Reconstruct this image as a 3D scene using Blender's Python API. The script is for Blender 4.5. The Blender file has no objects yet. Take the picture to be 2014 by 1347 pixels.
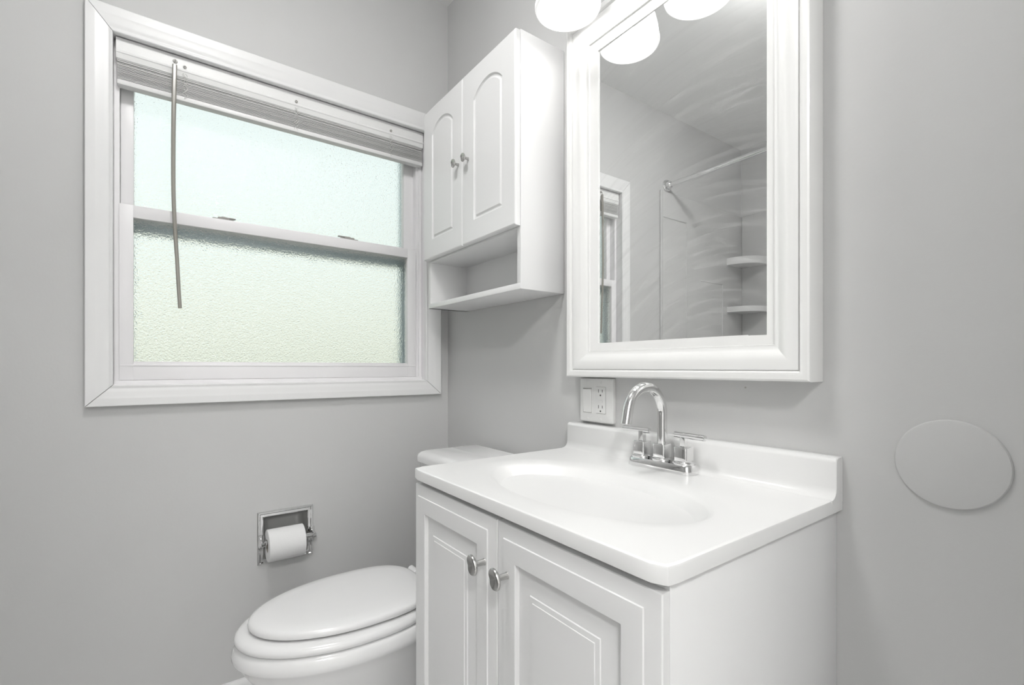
import bpy, bmesh, math, random
from mathutils import Vector, Matrix
random.seed(4)
R = math.radians
S = bpy.context.scene
COL = S.collection

# ------------------------------------------------------------------ camera
cam_d = bpy.data.cameras.new('camera')
cam = bpy.data.objects.new('camera', cam_d)
COL.objects.link(cam)
cam.location = (1.67526, -0.915, 1.04575)
cam.rotation_euler = (R(90), 0, 0.93708)
cam_d.sensor_width = 36.0
cam_d.sensor_fit = 'HORIZONTAL'
cam_d.lens = 936.03 / 2014 * 36.0
cam_d.shift_y = (722.57 - 673.5) / 2014
cam_d.clip_start = 0.01
S.camera = cam

# ------------------------------------------------------------------ exposure
S.view_settings.view_transform = 'Standard'
S.view_settings.look = 'None'
S.view_settings.exposure = 0.2
S.view_settings.gamma = 1.0
S.view_settings.use_curve_mapping = False

# ------------------------------------------------------------------ world: overcast sky, pale ground haze
W = bpy.data.worlds.new('overcast')
S.world = W
W.use_nodes = True
wn = W.node_tree.nodes
wl = W.node_tree.links
wn.clear()
w_out = wn.new('ShaderNodeOutputWorld')
w_bg = wn.new('ShaderNodeBackground')
w_tc = wn.new('ShaderNodeTexCoord')
w_sep = wn.new('ShaderNodeSeparateXYZ')
w_rmp = wn.new('ShaderNodeValToRGB')
w_map = wn.new('ShaderNodeMapRange')
w_map.inputs['From Min'].default_value = -0.3
w_map.inputs['From Max'].default_value = 0.7
wl.new(w_tc.outputs['Generated'], w_sep.inputs[0])
wl.new(w_sep.outputs['Z'], w_map.inputs['Value'])
wl.new(w_map.outputs[0], w_rmp.inputs[0])
cr = w_rmp.color_ramp
cr.elements[0].position = 0.10
cr.elements[0].color = (0.42, 0.45, 0.38, 1)
cr.elements[1].position = 0.80
cr.elements[1].color = (0.90, 0.98, 1.0, 1)
for p, c in ((0.32, (0.80, 0.83, 0.73, 1)), (0.46, (0.88, 0.92, 0.86, 1)), (0.56, (0.86, 0.96, 0.97, 1))):
    e = cr.elements.new(p)
    e.color = c
w_noi = wn.new('ShaderNodeTexNoise')
w_noi.inputs['Scale'].default_value = 16.0
w_noi.inputs['Detail'].default_value = 6.0
w_nr = wn.new('ShaderNodeValToRGB')
w_nr.color_ramp.elements[0].position = 0.36
w_nr.color_ramp.elements[0].color = (0.70, 0.78, 0.70, 1)
w_nr.color_ramp.elements[1].position = 0.62
w_nr.color_ramp.elements[1].color = (1.10, 1.08, 1.06, 1)
w_mul = wn.new('ShaderNodeMix')
w_mul.data_type = 'RGBA'
w_mul.blend_type = 'MULTIPLY'
w_mul.inputs['Factor'].default_value = 0.7
wl.new(w_tc.outputs['Generated'], w_noi.inputs['Vector'])
wl.new(w_noi.outputs['Fac'], w_nr.inputs[0])
wl.new(w_rmp.outputs[0], w_mul.inputs[6])
wl.new(w_nr.outputs[0], w_mul.inputs[7])
wl.new(w_mul.outputs[2], w_bg.inputs['Color'])
w_bg.inputs['Strength'].default_value = 0.95
wl.new(w_bg.outputs[0], w_out.inputs[0])

# lamp strengths
SHADE_GLOW = 0.42        # frosted glass shades of the vanity light
BULB_W = 0.38            # each bulb, watts
FILL_DOME_GLOW = 37.0  # added bathroom ceiling lamp, unseen, for fill light
FILL_HALL_GLOW = 98.0        # added hall lamp, unseen, fill light through the doorway


# ------------------------------------------------------------------ materials
def mat(name, col, rough=0.5, metal=0.0, coat=0.0, spec=0.5):
    m = bpy.data.materials.new(name)
    m.use_nodes = True
    b = m.node_tree.nodes['Principled BSDF']
    b.inputs['Base Color'].default_value = (*col, 1)
    b.inputs['Roughness'].default_value = rough
    b.inputs['Metallic'].default_value = metal
    b.inputs['Coat Weight'].default_value = coat
    b.inputs['Coat Roughness'].default_value = 0.08
    b.inputs['Specular IOR Level'].default_value = spec
    return m


def noise_bump(m, scale, strength, dist=0.001, detail=3.0):
    nt = m.node_tree
    tc = nt.nodes.new('ShaderNodeTexCoord')
    n = nt.nodes.new('ShaderNodeTexNoise')
    n.inputs['Scale'].default_value = scale
    n.inputs['Detail'].default_value = detail
    bu = nt.nodes.new('ShaderNodeBump')
    bu.inputs['Strength'].default_value = strength
    bu.inputs['Distance'].default_value = dist
    nt.links.new(tc.outputs['Object'], n.inputs['Vector'])
    nt.links.new(n.outputs['Fac'], bu.inputs['Height'])
    nt.links.new(bu.outputs['Normal'], nt.nodes['Principled BSDF'].inputs['Normal'])
    return n, tc


def tone_noise(m, c1, c2, scale):
    nt = m.node_tree
    tc = nt.nodes.new('ShaderNodeTexCoord')
    n = nt.nodes.new('ShaderNodeTexNoise')
    n.inputs['Scale'].default_value = scale
    n.inputs['Detail'].default_value = 4.0
    r = nt.nodes.new('ShaderNodeValToRGB')
    r.color_ramp.elements[0].position = 0.35
    r.color_ramp.elements[0].color = (*c1, 1)
    r.color_ramp.elements[1].position = 0.65
    r.color_ramp.elements[1].color = (*c2, 1)
    nt.links.new(tc.outputs['Object'], n.inputs['Vector'])
    nt.links.new(n.outputs['Fac'], r.inputs[0])
    nt.links.new(r.outputs[0], nt.nodes['Principled BSDF'].inputs['Base Color'])


M = {}
M['wall'] = mat('grey_wall_paint', (0.62, 0.62, 0.616), 0.6, spec=0.3)
tone_noise(M['wall'], (0.614, 0.614, 0.610), (0.628, 0.628, 0.624), 2.5)
noise_bump(M['wall'], 160, 0.10, 0.0015, 4)
M['hall'] = mat('fill_hall_white_paint', (0.86, 0.86, 0.85), 0.7, spec=0.2)
noise_bump(M['hall'], 160, 0.1)
M['ceiling'] = mat('ceiling_paint', (0.90, 0.90, 0.895), 0.8, spec=0.2)
noise_bump(M['ceiling'], 120, 0.1)
M['trim'] = mat('white_trim_paint', (0.83, 0.83, 0.83), 0.35)
noise_bump(M['trim'], 40, 0.03)
M['vinyl'] = mat('white_vinyl', (0.87, 0.86, 0.87), 0.35)
noise_bump(M['vinyl'], 60, 0.02)
M['blind'] = mat('blind_vinyl', (0.84, 0.84, 0.835), 0.4)
noise_bump(M['blind'], 60, 0.02)
M['slat'] = mat('blind_slat_vinyl', (0.84, 0.84, 0.83), 0.45)
noise_bump(M['slat'], 60, 0.02)
M['storm'] = mat('storm_window_aluminium', (0.46, 0.55, 0.58), 0.35, 0.2)
noise_bump(M['storm'], 60, 0.05)
M['cabinet'] = mat('white_cabinet_paint', (0.86, 0.86, 0.86), 0.32)
noise_bump(M['cabinet'], 30, 0.02)
M['vanity'] = mat('white_thermofoil', (0.82, 0.82, 0.82), 0.35)
noise_bump(M['vanity'], 30, 0.02)
M['frame'] = mat('white_frame_lacquer', (0.86, 0.86, 0.85), 0.22, coat=0.4)
noise_bump(M['frame'], 25, 0.015)
M['marble'] = mat('cultured_marble', (0.83, 0.83, 0.825), 0.30, coat=0.2)
noise_bump(M['marble'], 12, 0.01)
M['porcelain'] = mat('porcelain', (0.87, 0.87, 0.87), 0.12, coat=0.6)
noise_bump(M['porcelain'], 8, 0.01)
M['seat'] = mat('toilet_seat_plastic', (0.87, 0.87, 0.87), 0.22, coat=0.3)
noise_bump(M['seat'], 8, 0.01)
M['chrome'] = mat('chrome', (0.80, 0.80, 0.80), 0.05, 1.0)
nt_ = M['chrome'].node_tree
tc_, nz_, mr_ = nt_.nodes.new('ShaderNodeTexCoord'), nt_.nodes.new('ShaderNodeTexNoise'), nt_.nodes.new('ShaderNodeMapRange')
nz_.inputs['Scale'].default_value = 60.0
mr_.inputs['To Min'].default_value = 0.03
mr_.inputs['To Max'].default_value = 0.07
nt_.links.new(tc_.outputs['Object'], nz_.inputs['Vector'])
nt_.links.new(nz_.outputs['Fac'], mr_.inputs['Value'])
nt_.links.new(mr_.outputs[0], nt_.nodes['Principled BSDF'].inputs['Roughness'])
M['nickel'] = mat('brushed_nickel', (0.50, 0.495, 0.485), 0.24, 1.0)
noise_bump(M['nickel'], 300, 0.05)
M['steel'] = mat('satin_recess_steel', (0.62, 0.62, 0.61), 0.45, 0.85)
noise_bump(M['steel'], 200, 0.05)
M['plastic'] = mat('white_plastic', (0.78, 0.78, 0.77), 0.35)
noise_bump(M['plastic'], 40, 0.02)
M['slot'] = mat('dark_slot', (0.03, 0.03, 0.03), 0.6)
noise_bump(M['slot'], 40, 0.02)
M['paper'] = mat('tissue_paper', (0.84, 0.84, 0.84), 0.95, spec=0.1)
noise_bump(M['paper'], 350, 0.25, 0.001)
M['card'] = mat('cardboard_core', (0.40, 0.36, 0.32), 0.9)
noise_bump(M['card'], 200, 0.1)
M['wand'] = mat('clear_wand_plastic', (0.40, 0.38, 0.34), 0.2)
M['wand'].node_tree.nodes['Principled BSDF'].inputs['Transmission Weight'].default_value = 0.25
noise_bump(M['wand'], 60, 0.02)
M['cord'] = mat('cord', (0.72, 0.72, 0.70), 0.7)
noise_bump(M['cord'], 400, 0.2)
M['lock'] = mat('latch_and_gap_shade_grey', (0.36, 0.35, 0.33), 0.4)
noise_bump(M['lock'], 40, 0.02)
M['floor'] = mat('floor_tile', (0.78, 0.775, 0.77), 0.4)
noise_bump(M['floor'], 30, 0.05)
M['surround'] = mat('tub_surround_acrylic', (0.62, 0.62, 0.615), 0.25)
noise_bump(M['surround'], 6, 0.02)
M['shelf'] = mat('moulded_shelf_acrylic', (0.74, 0.74, 0.735), 0.2)
noise_bump(M['shelf'], 30, 0.05)


def emitter(name, col, strength):
    m = bpy.data.materials.new(name)
    m.use_nodes = True
    b = m.node_tree.nodes['Principled BSDF']
    b.inputs['Base Color'].default_value = (0.8, 0.8, 0.8, 1)
    b.inputs['Roughness'].default_value = 0.3
    b.inputs['Emission Color'].default_value = (*col, 1)
    b.inputs['Emission Strength'].default_value = strength
    noise_bump(m, 30, 0.02)
    return m


M['shade'] = emitter('frosted_shade_glass', (1.0, 0.995, 0.985), SHADE_GLOW)
M['bulb'] = emitter('bulb_glass', (1.0, 0.99, 0.97), SHADE_GLOW * 2)
M['dome'] = emitter('fill_dome_glass', (1.0, 0.995, 0.985), FILL_DOME_GLOW)
M['hall_fill_dome'] = emitter('hall_fill_dome_glass', (1.0, 0.995, 0.985), FILL_HALL_GLOW)

# pebbled privacy glass
g = bpy.data.materials.new('pebbled_privacy_glass')
g.use_nodes = True
gb = g.node_tree.nodes['Principled BSDF']
gb.inputs['Base Color'].default_value = (0.99, 1.0, 0.995, 1)
gb.inputs['Transmission Weight'].default_value = 1.0
gb.inputs['Roughness'].default_value = 0.035
gb.inputs['IOR'].default_value = 1.45
noise_bump(g, 260, 0.9, 0.0022, 1.5)
M['glass'] = g

# smeared mirror: silvered glass with faint wiping arcs of haze
mm = bpy.data.materials.new('smeared_mirror_silver')
mm.use_nodes = True
nt = mm.node_tree
mb = nt.nodes['Principled BSDF']
mb.inputs['Base Color'].default_value = (0.95, 0.96, 0.955, 1)
mb.inputs['Metallic'].default_value = 1.0
mb.inputs['Roughness'].default_value = 0.0
haze = nt.nodes.new('ShaderNodeBsdfDiffuse')
haze.inputs['Color'].default_value = (0.80, 0.80, 0.80, 1)
mixs = nt.nodes.new('ShaderNodeMixShader')
tc = nt.nodes.new('ShaderNodeTexCoord')
mp = nt.nodes.new('ShaderNodeMapping')
mp.inputs['Location'].default_value = (-0.10, 0, 0.06)
ln = nt.nodes.new('ShaderNodeVectorMath')
ln.operation = 'LENGTH'
sx = nt.nodes.new('ShaderNodeSeparateXYZ')
at = nt.nodes.new('ShaderNodeMath')
at.operation = 'ARCTAN2'
cx = nt.nodes.new('ShaderNodeCombineXYZ')
m1 = nt.nodes.new('ShaderNodeMath')
m1.operation = 'MULTIPLY'
m1.inputs[1].default_value = 60.0
m2 = nt.nodes.new('ShaderNodeMath')
m2.operation = 'MULTIPLY'
m2.inputs[1].default_value = 2.2
no = nt.nodes.new('ShaderNodeTexNoise')
no.inputs['Scale'].default_value = 1.0
no.inputs['Detail'].default_value = 5.0
no.inputs['Distortion'].default_value = 0.6
big = nt.nodes.new('ShaderNodeTexNoise')
big.inputs['Scale'].default_value = 4.0
big.inputs['Detail'].default_value = 2.0
mr = nt.nodes.new('ShaderNodeMapRange')
mr.inputs['From Min'].default_value = 0.48
mr.inputs['From Max'].default_value = 0.80
mr.inputs['To Min'].default_value = 0.06
mr.inputs['To Max'].default_value = 0.36
mul = nt.nodes.new('ShaderNodeMath')
mul.operation = 'MULTIPLY'
mr2 = nt.nodes.new('ShaderNodeMapRange')
mr2.inputs['From Min'].default_value = 0.35
mr2.inputs['From Max'].default_value = 0.65
mr2.inputs['To Min'].default_value = 0.25
mr2.inputs['To Max'].default_value = 1.0
L = nt.links.new
L(tc.outputs['Object'], mp.inputs['Vector'])
L(mp.outputs[0], ln.inputs[0])
L(mp.outputs[0], sx.inputs[0])
L(sx.outputs['Z'], at.inputs[0])
L(sx.outputs['X'], at.inputs[1])
L(ln.outputs['Value'], m1.inputs[0])
L(at.outputs[0], m2.inputs[0])
L(m1.outputs[0], cx.inputs[0])
L(m2.outputs[0], cx.inputs[1])
L(cx.outputs[0], no.inputs['Vector'])
L(tc.outputs['Object'], big.inputs['Vector'])
L(no.outputs['Fac'], mr.inputs['Value'])
L(big.outputs['Fac'], mr2.inputs['Value'])
mr3 = nt.nodes.new('ShaderNodeMapRange')
mr3.inputs['From Min'].default_value = 0.30
mr3.inputs['From Max'].default_value = 0.62
mr3.inputs['To Min'].default_value = 1.0
mr3.inputs['To Max'].default_value = 0.42
sx2 = nt.nodes.new('ShaderNodeSeparateXYZ')
mul3 = nt.nodes.new('ShaderNodeMath')
mul3.operation = 'MULTIPLY'
L(tc.outputs['Object'], sx2.inputs[0])
L(sx2.outputs['Z'], mr3.inputs['Value'])
L(mr.outputs[0], mul3.inputs[0])
L(mr3.outputs[0], mul3.inputs[1])
L(mul3.outputs[0], mul.inputs[0])
L(mr2.outputs[0], mul.inputs[1])
L(mul.outputs[0], mixs.inputs[0])
L(mb.outputs[0], mixs.inputs[1])
L(haze.outputs[0], mixs.inputs[2])
L(mixs.outputs[0], nt.nodes['Material Output'].inputs['Surface'])
M['mirror'] = mm


# ------------------------------------------------------------------ object helpers
def obj(name, bm, m, parent=None, smooth=True, angle=32, loc=None):
    bmesh.ops.remove_doubles(bm, verts=bm.verts, dist=1e-6)
    bmesh.ops.recalc_face_normals(bm, faces=bm.faces)
    me = bpy.data.meshes.new(name)
    bm.to_mesh(me)
    bm.free()
    if smooth:
        me.polygons.foreach_set('use_smooth', [True] * len(me.polygons))
        me.set_sharp_from_angle(angle=R(angle))
    me.materials.append(M[m])
    o = bpy.data.objects.new(name, me)
    COL.objects.link(o)
    if parent is not None:
        o.parent = parent
        # shapes are written in world coordinates: bring them into the thing's own frame
        off = Vector((0, 0, 0))
        p = parent
        while p is not None:
            off += p.location
            p = p.parent
        me.transform(Matrix.Translation(-off))
    elif loc is not None:
        me.transform(Matrix.Translation(-Vector(loc)))
        o.location = loc
    return o


def tag(o, label=None, cat=None, group=None, kind=None):
    for k, v in (('label', label), ('category', cat), ('group', group), ('kind', kind)):
        if v:
            o[k] = v
    return o


def thing(name, loc, label=None, cat=None, group=None, kind=None):
    o = bpy.data.objects.new(name, None)
    COL.objects.link(o)
    o.location = loc
    o.empty_display_size = 0.05
    return tag(o, label, cat, group, kind)


def box(bm, a, b, bev=0.0, seg=2):
    v = [bm.verts.new((x, y, z)) for x in (a[0], b[0]) for y in (a[1], b[1]) for z in (a[2], b[2])]
    idx = [(0, 1, 3, 2), (4, 6, 7, 5), (0, 4, 5, 1), (2, 3, 7, 6), (0, 2, 6, 4), (1, 5, 7, 3)]
    fs = [bm.faces.new([v[i] for i in f]) for f in idx]
    if bev > 0:
        es = list({e for f in fs for e in f.edges})
        bmesh.ops.bevel(bm, geom=es, offset=bev, segments=seg, profile=0.5, affect='EDGES')
    return bm


def mkbox(a, b, bev=0.0, seg=2):
    return box(bmesh.new(), a, b, bev, seg)


def loft(bm, rings, cap0=True, cap1=True, closed=True):
    """rings: lists of points with equal counts; returns the vertex rings"""
    vr = [[bm.verts.new(p) for p in r] for r in rings]
    n = len(vr[0])
    for a, b in zip(vr, vr[1:]):
        for i in range(n if closed else n - 1):
            j = (i + 1) % n
            bm.faces.new((a[i], a[j], b[j], b[i]))
    if cap0:
        bm.faces.new(list(reversed(vr[0])))
    if cap1:
        bm.faces.new(vr[-1])
    return vr


def lathe(bm, prof, n=48, mtx=None, cap0=False, cap1=False):
    """prof: (radius, height) pairs about local Z"""
    rings = []
    for r, h in prof:
        ring = [Vector((r * math.cos(2 * math.pi * i / n), r * math.sin(2 * math.pi * i / n), h)) for i in range(n)]
        rings.append([mtx @ p for p in ring] if mtx else ring)
    return loft(bm, rings, cap0, cap1)


def axis_mtx(loc, direction):
    return Matrix.Translation(loc) @ Vector(direction).to_track_quat('Z', 'Y').to_matrix().to_4x4()


def tube(bm, pts, r, n=16, cap=True):
    pts = [Vector(p) for p in pts]
    rr = r if isinstance(r, (list, tuple)) else [r] * len(pts)
    rings = []
    up = None
    for i, p in enumerate(pts):
        t = (pts[min(i + 1, len(pts) - 1)] - pts[max(i - 1, 0)]).normalized()
        if up is None:
            up = Vector((0, 0, 1)) if abs(t.z) < 0.9 else Vector((1, 0, 0))
        s = t.cross(up).normalized()
        up = s.cross(t).normalized()
        rings.append([p + rr[i] * (math.cos(2 * math.pi * k / n) * s + math.sin(2 * math.pi * k / n) * up) for k in range(n)])
    loft(bm, rings, cap, cap)
    return bm


def rect_rings(x0, x1, z0, z1, prof, fy):
    """mitred rectangular rings on an XZ face: prof = (inset, y)"""
    return [[(x0 + u, y, z0 + u), (x1 - u, y, z0 + u), (x1 - u, y, z1 - u), (x0 + u, y, z1 - u)] for u, y in prof]


def rrect(x0, x1, y0, y1, r, n=6):
    pts = []
    for cx_, cy_, a0 in ((x1 - r, y1 - r, 0), (x0 + r, y1 - r, 90), (x0 + r, y0 + r, 180), (x1 - r, y0 + r, 270)):
        for k in range(n + 1):
            a = R(a0 + 90 * k / n)
            pts.append((cx_ + r * math.cos(a), cy_ + r * math.sin(a)))
    return pts


# ------------------------------------------------------------------ the room
XR, YF, ZC = 1.78, -2.19, 2.479
WY0, WY1, WZ0, WZ1 = -1.030, -0.096, 0.990, 1.956          # window opening
TY0, TY1, TZ0, TZ1 = -0.660, -0.526, 0.441, 0.574          # paper-holder recess


def struct(name, bm, m, smooth=False):
    return tag(obj(name, bm, m, smooth=smooth), kind='structure')


def wall_x0():
    bm = bmesh.new()
    ys = [YF - 0.12, WY0, TY0, TY1, WY1, 0.12]
    zs = [0.0, TZ0, TZ1, WZ0, WZ1, ZC]
    holes = [(WY0, WY1, WZ0, WZ1), (TY0, TY1, TZ0, TZ1)]

    def solid(i, j):
        if not (0 <= i < len(ys) - 1 and 0 <= j < len(zs) - 1):
            return False
        yc, zc = (ys[i] + ys[i + 1]) / 2, (zs[j] + zs[j + 1]) / 2
        return not any(h[0] < yc < h[1] and h[2] < zc < h[3] for h in holes)

    def q(*p):
        bm.faces.new([bm.verts.new(c) for c in p])
    t = -0.12
    for i in range(len(ys) - 1):
        for j in range(len(zs) - 1):
            if not solid(i, j):
                continue
            y0, y1, z0, z1 = ys[i], ys[i + 1], zs[j], zs[j + 1]
            for x in (0, t):
                q((x, y0, z0), (x, y1, z0), (x, y1, z1), (x, y0, z1))
            for di, dj, a, b in ((-1, 0, (y0, z0), (y0, z1)), (1, 0, (y1, z0), (y1, z1)), (0, -1, (y0, z0), (y1, z0)), (0, 1, (y0, z1), (y1, z1))):
                if not solid(i + di, j + dj):
                    q((0, *a), (0, *b), (t, *b), (t, *a))
    return bm


struct('wall_left', wall_x0(), 'wall')
struct('wall_back', mkbox((0, 0, 0), (XR, 0.12, ZC)), 'wall')
# doorway and bright hall added beside the camera, unseen, to let fill light in
DY0, DY1, DZ1 = -1.33, -0.42, 2.08
bm = bmesh.new()
box(bm, (XR, YF - 0.12, 0), (XR + 0.12, DY0, ZC))
box(bm, (XR, DY1, 0), (XR + 0.12, 0.12, ZC))
box(bm, (XR, DY0, DZ1), (XR + 0.12, DY1, ZC))
struct('wall_right', bm, 'wall')
HX, HYa, HYb = XR + 1.60, -2.4, 0.45
bm = bmesh.new()
box(bm, (HX, HYa, 0), (HX + 0.1, HYb, ZC))
box(bm, (XR + 0.12, HYa - 0.1, 0), (HX + 0.1, HYa, ZC))
box(bm, (XR + 0.12, HYb, 0), (HX + 0.1, HYb + 0.1, ZC))
box(bm, (XR + 0.1201, HYa, 0), (XR + 0.13, DY0, ZC))
box(bm, (XR + 0.1201, DY1, 0), (XR + 0.13, HYb, ZC))
box(bm, (XR + 0.1201, DY0, DZ1), (XR + 0.13, DY1, ZC))
struct('wall_fill_hall', bm, 'hall')
struct('floor_fill_hall', mkbox((XR + 0.1201, HYa - 0.1, -0.1), (HX + 0.1, HYb + 0.1, 0)), 'floor')
struct('ceiling_fill_hall', mkbox((XR + 0.1201, HYa - 0.1, ZC), (HX + 0.1, HYb + 0.1, ZC + 0.1)), 'ceiling')
bm = bmesh.new()
for y0, y1, z0, z1 in ((DY0 - 0.065, DY0 + 0.004, 0, DZ1 + 0.065), (DY1 - 0.004, DY1 + 0.065, 0, DZ1 + 0.065), (DY0, DY1, DZ1 - 0.004, DZ1 + 0.065)):
    box(bm, (XR - 0.016, y0, z0), (XR - 0.0003, y1, z1), 0.003)
struct('trim_1', bm, 'trim')
struct('wall_front', mkbox((0, YF - 0.12, 0), (XR, YF, ZC)), 'wall')
struct('floor', mkbox((-0.12, YF - 0.12, -0.1), (XR + 0.12, 0.12, 0)), 'floor')
struct('ceiling', mkbox((-0.12, YF - 0.12, ZC), (XR + 0.12, 0.12, ZC + 0.1)), 'ceiling')


def baseboard(name, along, a, b):
    prof = [(0, 0), (0.013, 0), (0.013, 0.074), (0.010, 0.082), (0.006, 0.088), (0, 0.089)]
    if along == 'y':
        rings = [[(d, y, z) for d, z in prof] for y in (a, b)]
    else:
        rings = [[(x, -d, z) for d, z in prof] for x in (a, b)]
    bm = bmesh.new()
    loft(bm, rings)
    return struct(name, bm, 'trim', True)


baseboard('baseboard_left', 'y', -1.33, 0)
baseboard('baseboard_back', 'x', 0.013, 0.72)
baseboard('baseboard_back_right', 'x', 1.362, XR)

# ------------------------------------------------------------------ window
win = thing('window_1', (0, -0.56, 0.99), kind='structure')
tag(win, 'white double-hung privacy window with pebbled panes', 'window')
CY0, CY1, CZ0, CZ1 = -1.0783, -0.0391, 0.942, 2.0135        # casing outside
IY0, IY1, IZ0, IZ1 = -1.0222, -0.1025, 0.998, 1.9475        # casing inside


def casing(side):
    # profile: fraction across the board (outside to inside), proud distance
    prof = [(0, 0), (0, 0.0175), (0.03, 0.019), (0.34, 0.0192), (0.40, 0.0186), (0.52, 0.0178), (0.66, 0.0172), (0.76, 0.0162), (0.82, 0.0152),
            (0.86, 0.0152), (0.89, 0.0158), (0.97, 0.0158), (1.0, 0.0140), (1.0, 0)]
    g_ = 0.0009
    r0, r1 = [], []
    for u, d in prof:
        yl, yr = CY0 + (IY0 - CY0) * u, CY1 + (IY1 - CY1) * u
        zb, zt = CZ0 + (IZ0 - CZ0) * u, CZ1 + (IZ1 - CZ1) * u
        if side == 'L':
            r0.append((d, yl, zb + g_)); r1.append((d, yl, zt - g_))
        if side == 'R':
            r0.append((d, yr, zb + g_)); r1.append((d, yr, zt - g_))
        if side == 'B':
            r0.append((d, yl + g_, zb)); r1.append((d, yr - g_, zb))
        if side == 'T':
            r0.append((d, yl + g_, zt)); r1.append((d, yr - g_, zt))
    bm = bmesh.new()
    loft(bm, [r0, r1])
    return bm


for s_, n_ in (('L', 'side_casing'), ('R', 'side_casing'), ('B', 'sill_casing'), ('T', 'head_casing')):
    obj(n_, casing(s_), 'trim', win, angle=20)

# jamb liner around the opening, with the vinyl tracks
bm = bmesh.new()
box(bm, (-0.118, WY0, WZ0), (0.0, IY0 - 0.0005, WZ1), 0)
box(bm, (-0.118, IY1 + 0.0005, WZ0), (0.0, WY1, WZ1), 0)
box(bm, (-0.118, WY0, WZ0), (0.0, WY1, IZ0 + 0.002), 0)
box(bm, (-0.118, WY0, IZ1 + 0.002), (0.0, WY1, WZ1), 0)
box(bm, (-0.110, IY0, IZ0), (-0.026, IY0 + 0.012, IZ1), 0.001)
box(bm, (-0.060, IY1 - 0.022, IZ0), (-0.030, IY1 - 0.004, IZ1), 0.001)
box(bm, (-0.110, IY1 - 0.012, IZ0), (-0.024, IY1, IZ1), 0.001)
box(bm, (-0.110, IY0, IZ0), (-0.018, IY1, IZ0 + 0.012), 0.001)
obj('jamb_liner', bm, 'vinyl', win, smooth=False)


def sash(name, y0, y1, z0, z1, xs, xe, wl_, wr_, wb, wt):
    """four mitre-free members around a glass opening"""
    bm = bmesh.new()
    b = 0.0012
    box(bm, (xe, y0, z0), (xs, y0 + wl_, z1), b)
    box(bm, (xe, y1 - wr_, z0), (xs, y1, z1), b)
    box(bm, (xe, y0 + wl_ - 0.002, z0), (xs - 0.0006, y1 - wr_ + 0.002, z0 + wb), b)
    box(bm, (xe, y0 + wl_ - 0.002, z1 - wt), (xs - 0.0003, y1 - wr_ + 0.002, z1), b)
    # glazing bead
    box(bm, (xs - 0.012, y0 + wl_, z0 + wb - 0.001), (xs - 0.004, y1 - wr_, z0 + wb + 0.004), 0.0008)
    s = obj(name, bm, 'vinyl', win, angle=40)
    xm = (xs + xe) / 2
    obj('pane', mkbox((xm - 0.002, y0 + wl_ - 0.004, z0 + wb - 0.004), (xm + 0.002, y1 - wr_ + 0.004, z1 - wt + 0.004)), 'glass', s, smooth=False)
    return s


lo = sash('lower_sash', -1.0110, -0.1285, 1.0105, 1.4985, -0.020, -0.050, 0.0310, 0.0335, 0.0480, 0.0345)
# raised line across the bottom rail
obj('rail_lip', mkbox((-0.024, -1.009, 1.0500), (-0.0185, -0.131, 1.0530), 0.001), 'vinyl', lo)
sash('upper_sash', -1.0095, -0.1120, 1.4640, 1.9440, -0.056, -0.086, 0.0290, 0.0500, 0.0360, 0.034)


def latch(y0, y1, flip):
    bm = bmesh.new()
    z = 1.4985
    box(bm, (-0.046, y0, z), (-0.024, y1, z + 0.0035), 0.001)
    a, b = (y0 + 0.014, y1 - 0.012)
    box(bm, (-0.043, a, z + 0.0035), (-0.026, b, z + 0.0085), 0.0015)
    ym = (a + b) / 2
    lathe(bm, [(0.006, z + 0.0085), (0.006, z + 0.0105), (0.004, z + 0.0115)], 16, Matrix.Translation((-0.034, ym, 0)), True, True)
    if flip:
        box(bm, (-0.040, y0 - 0.006, z + 0.0075), (-0.030, ym, z + 0.0110), 0.001)
    else:
        box(bm, (-0.040, ym, z + 0.0075), (-0.030, y1 + 0.006, z + 0.0105), 0.001)
    return bm


obj('sash_lock', latch(-0.792, -0.736, False), 'lock', lo)
obj('sash_lock', latch(-0.411, -0.350, True), 'lock', lo)

# aluminium storm window outside the sashes
bm = bmesh.new()
box(bm, (-0.112, -1.018, 1.000), (-0.090, -0.985, 1.950), 0.002)
box(bm, (-0.112, -0.160, 1.000), (-0.090, -0.104, 1.950), 0.002)
box(bm, (-0.112, -1.018, 1.000), (-0.090, -0.104, 1.034), 0.002)
box(bm, (-0.112, -1.018, 1.4385), (-0.088, -0.104, 1.500), 0.002)
tube(bm, [(-0.089, -0.985, 1.462), (-0.089, -0.16, 1.462)], 0.007, 12)
box(bm, (-0.112, -1.018, 1.925), (-0.090, -0.104, 1.955), 0.002)
obj('storm_frame', bm, 'storm', win, angle=40)

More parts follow.
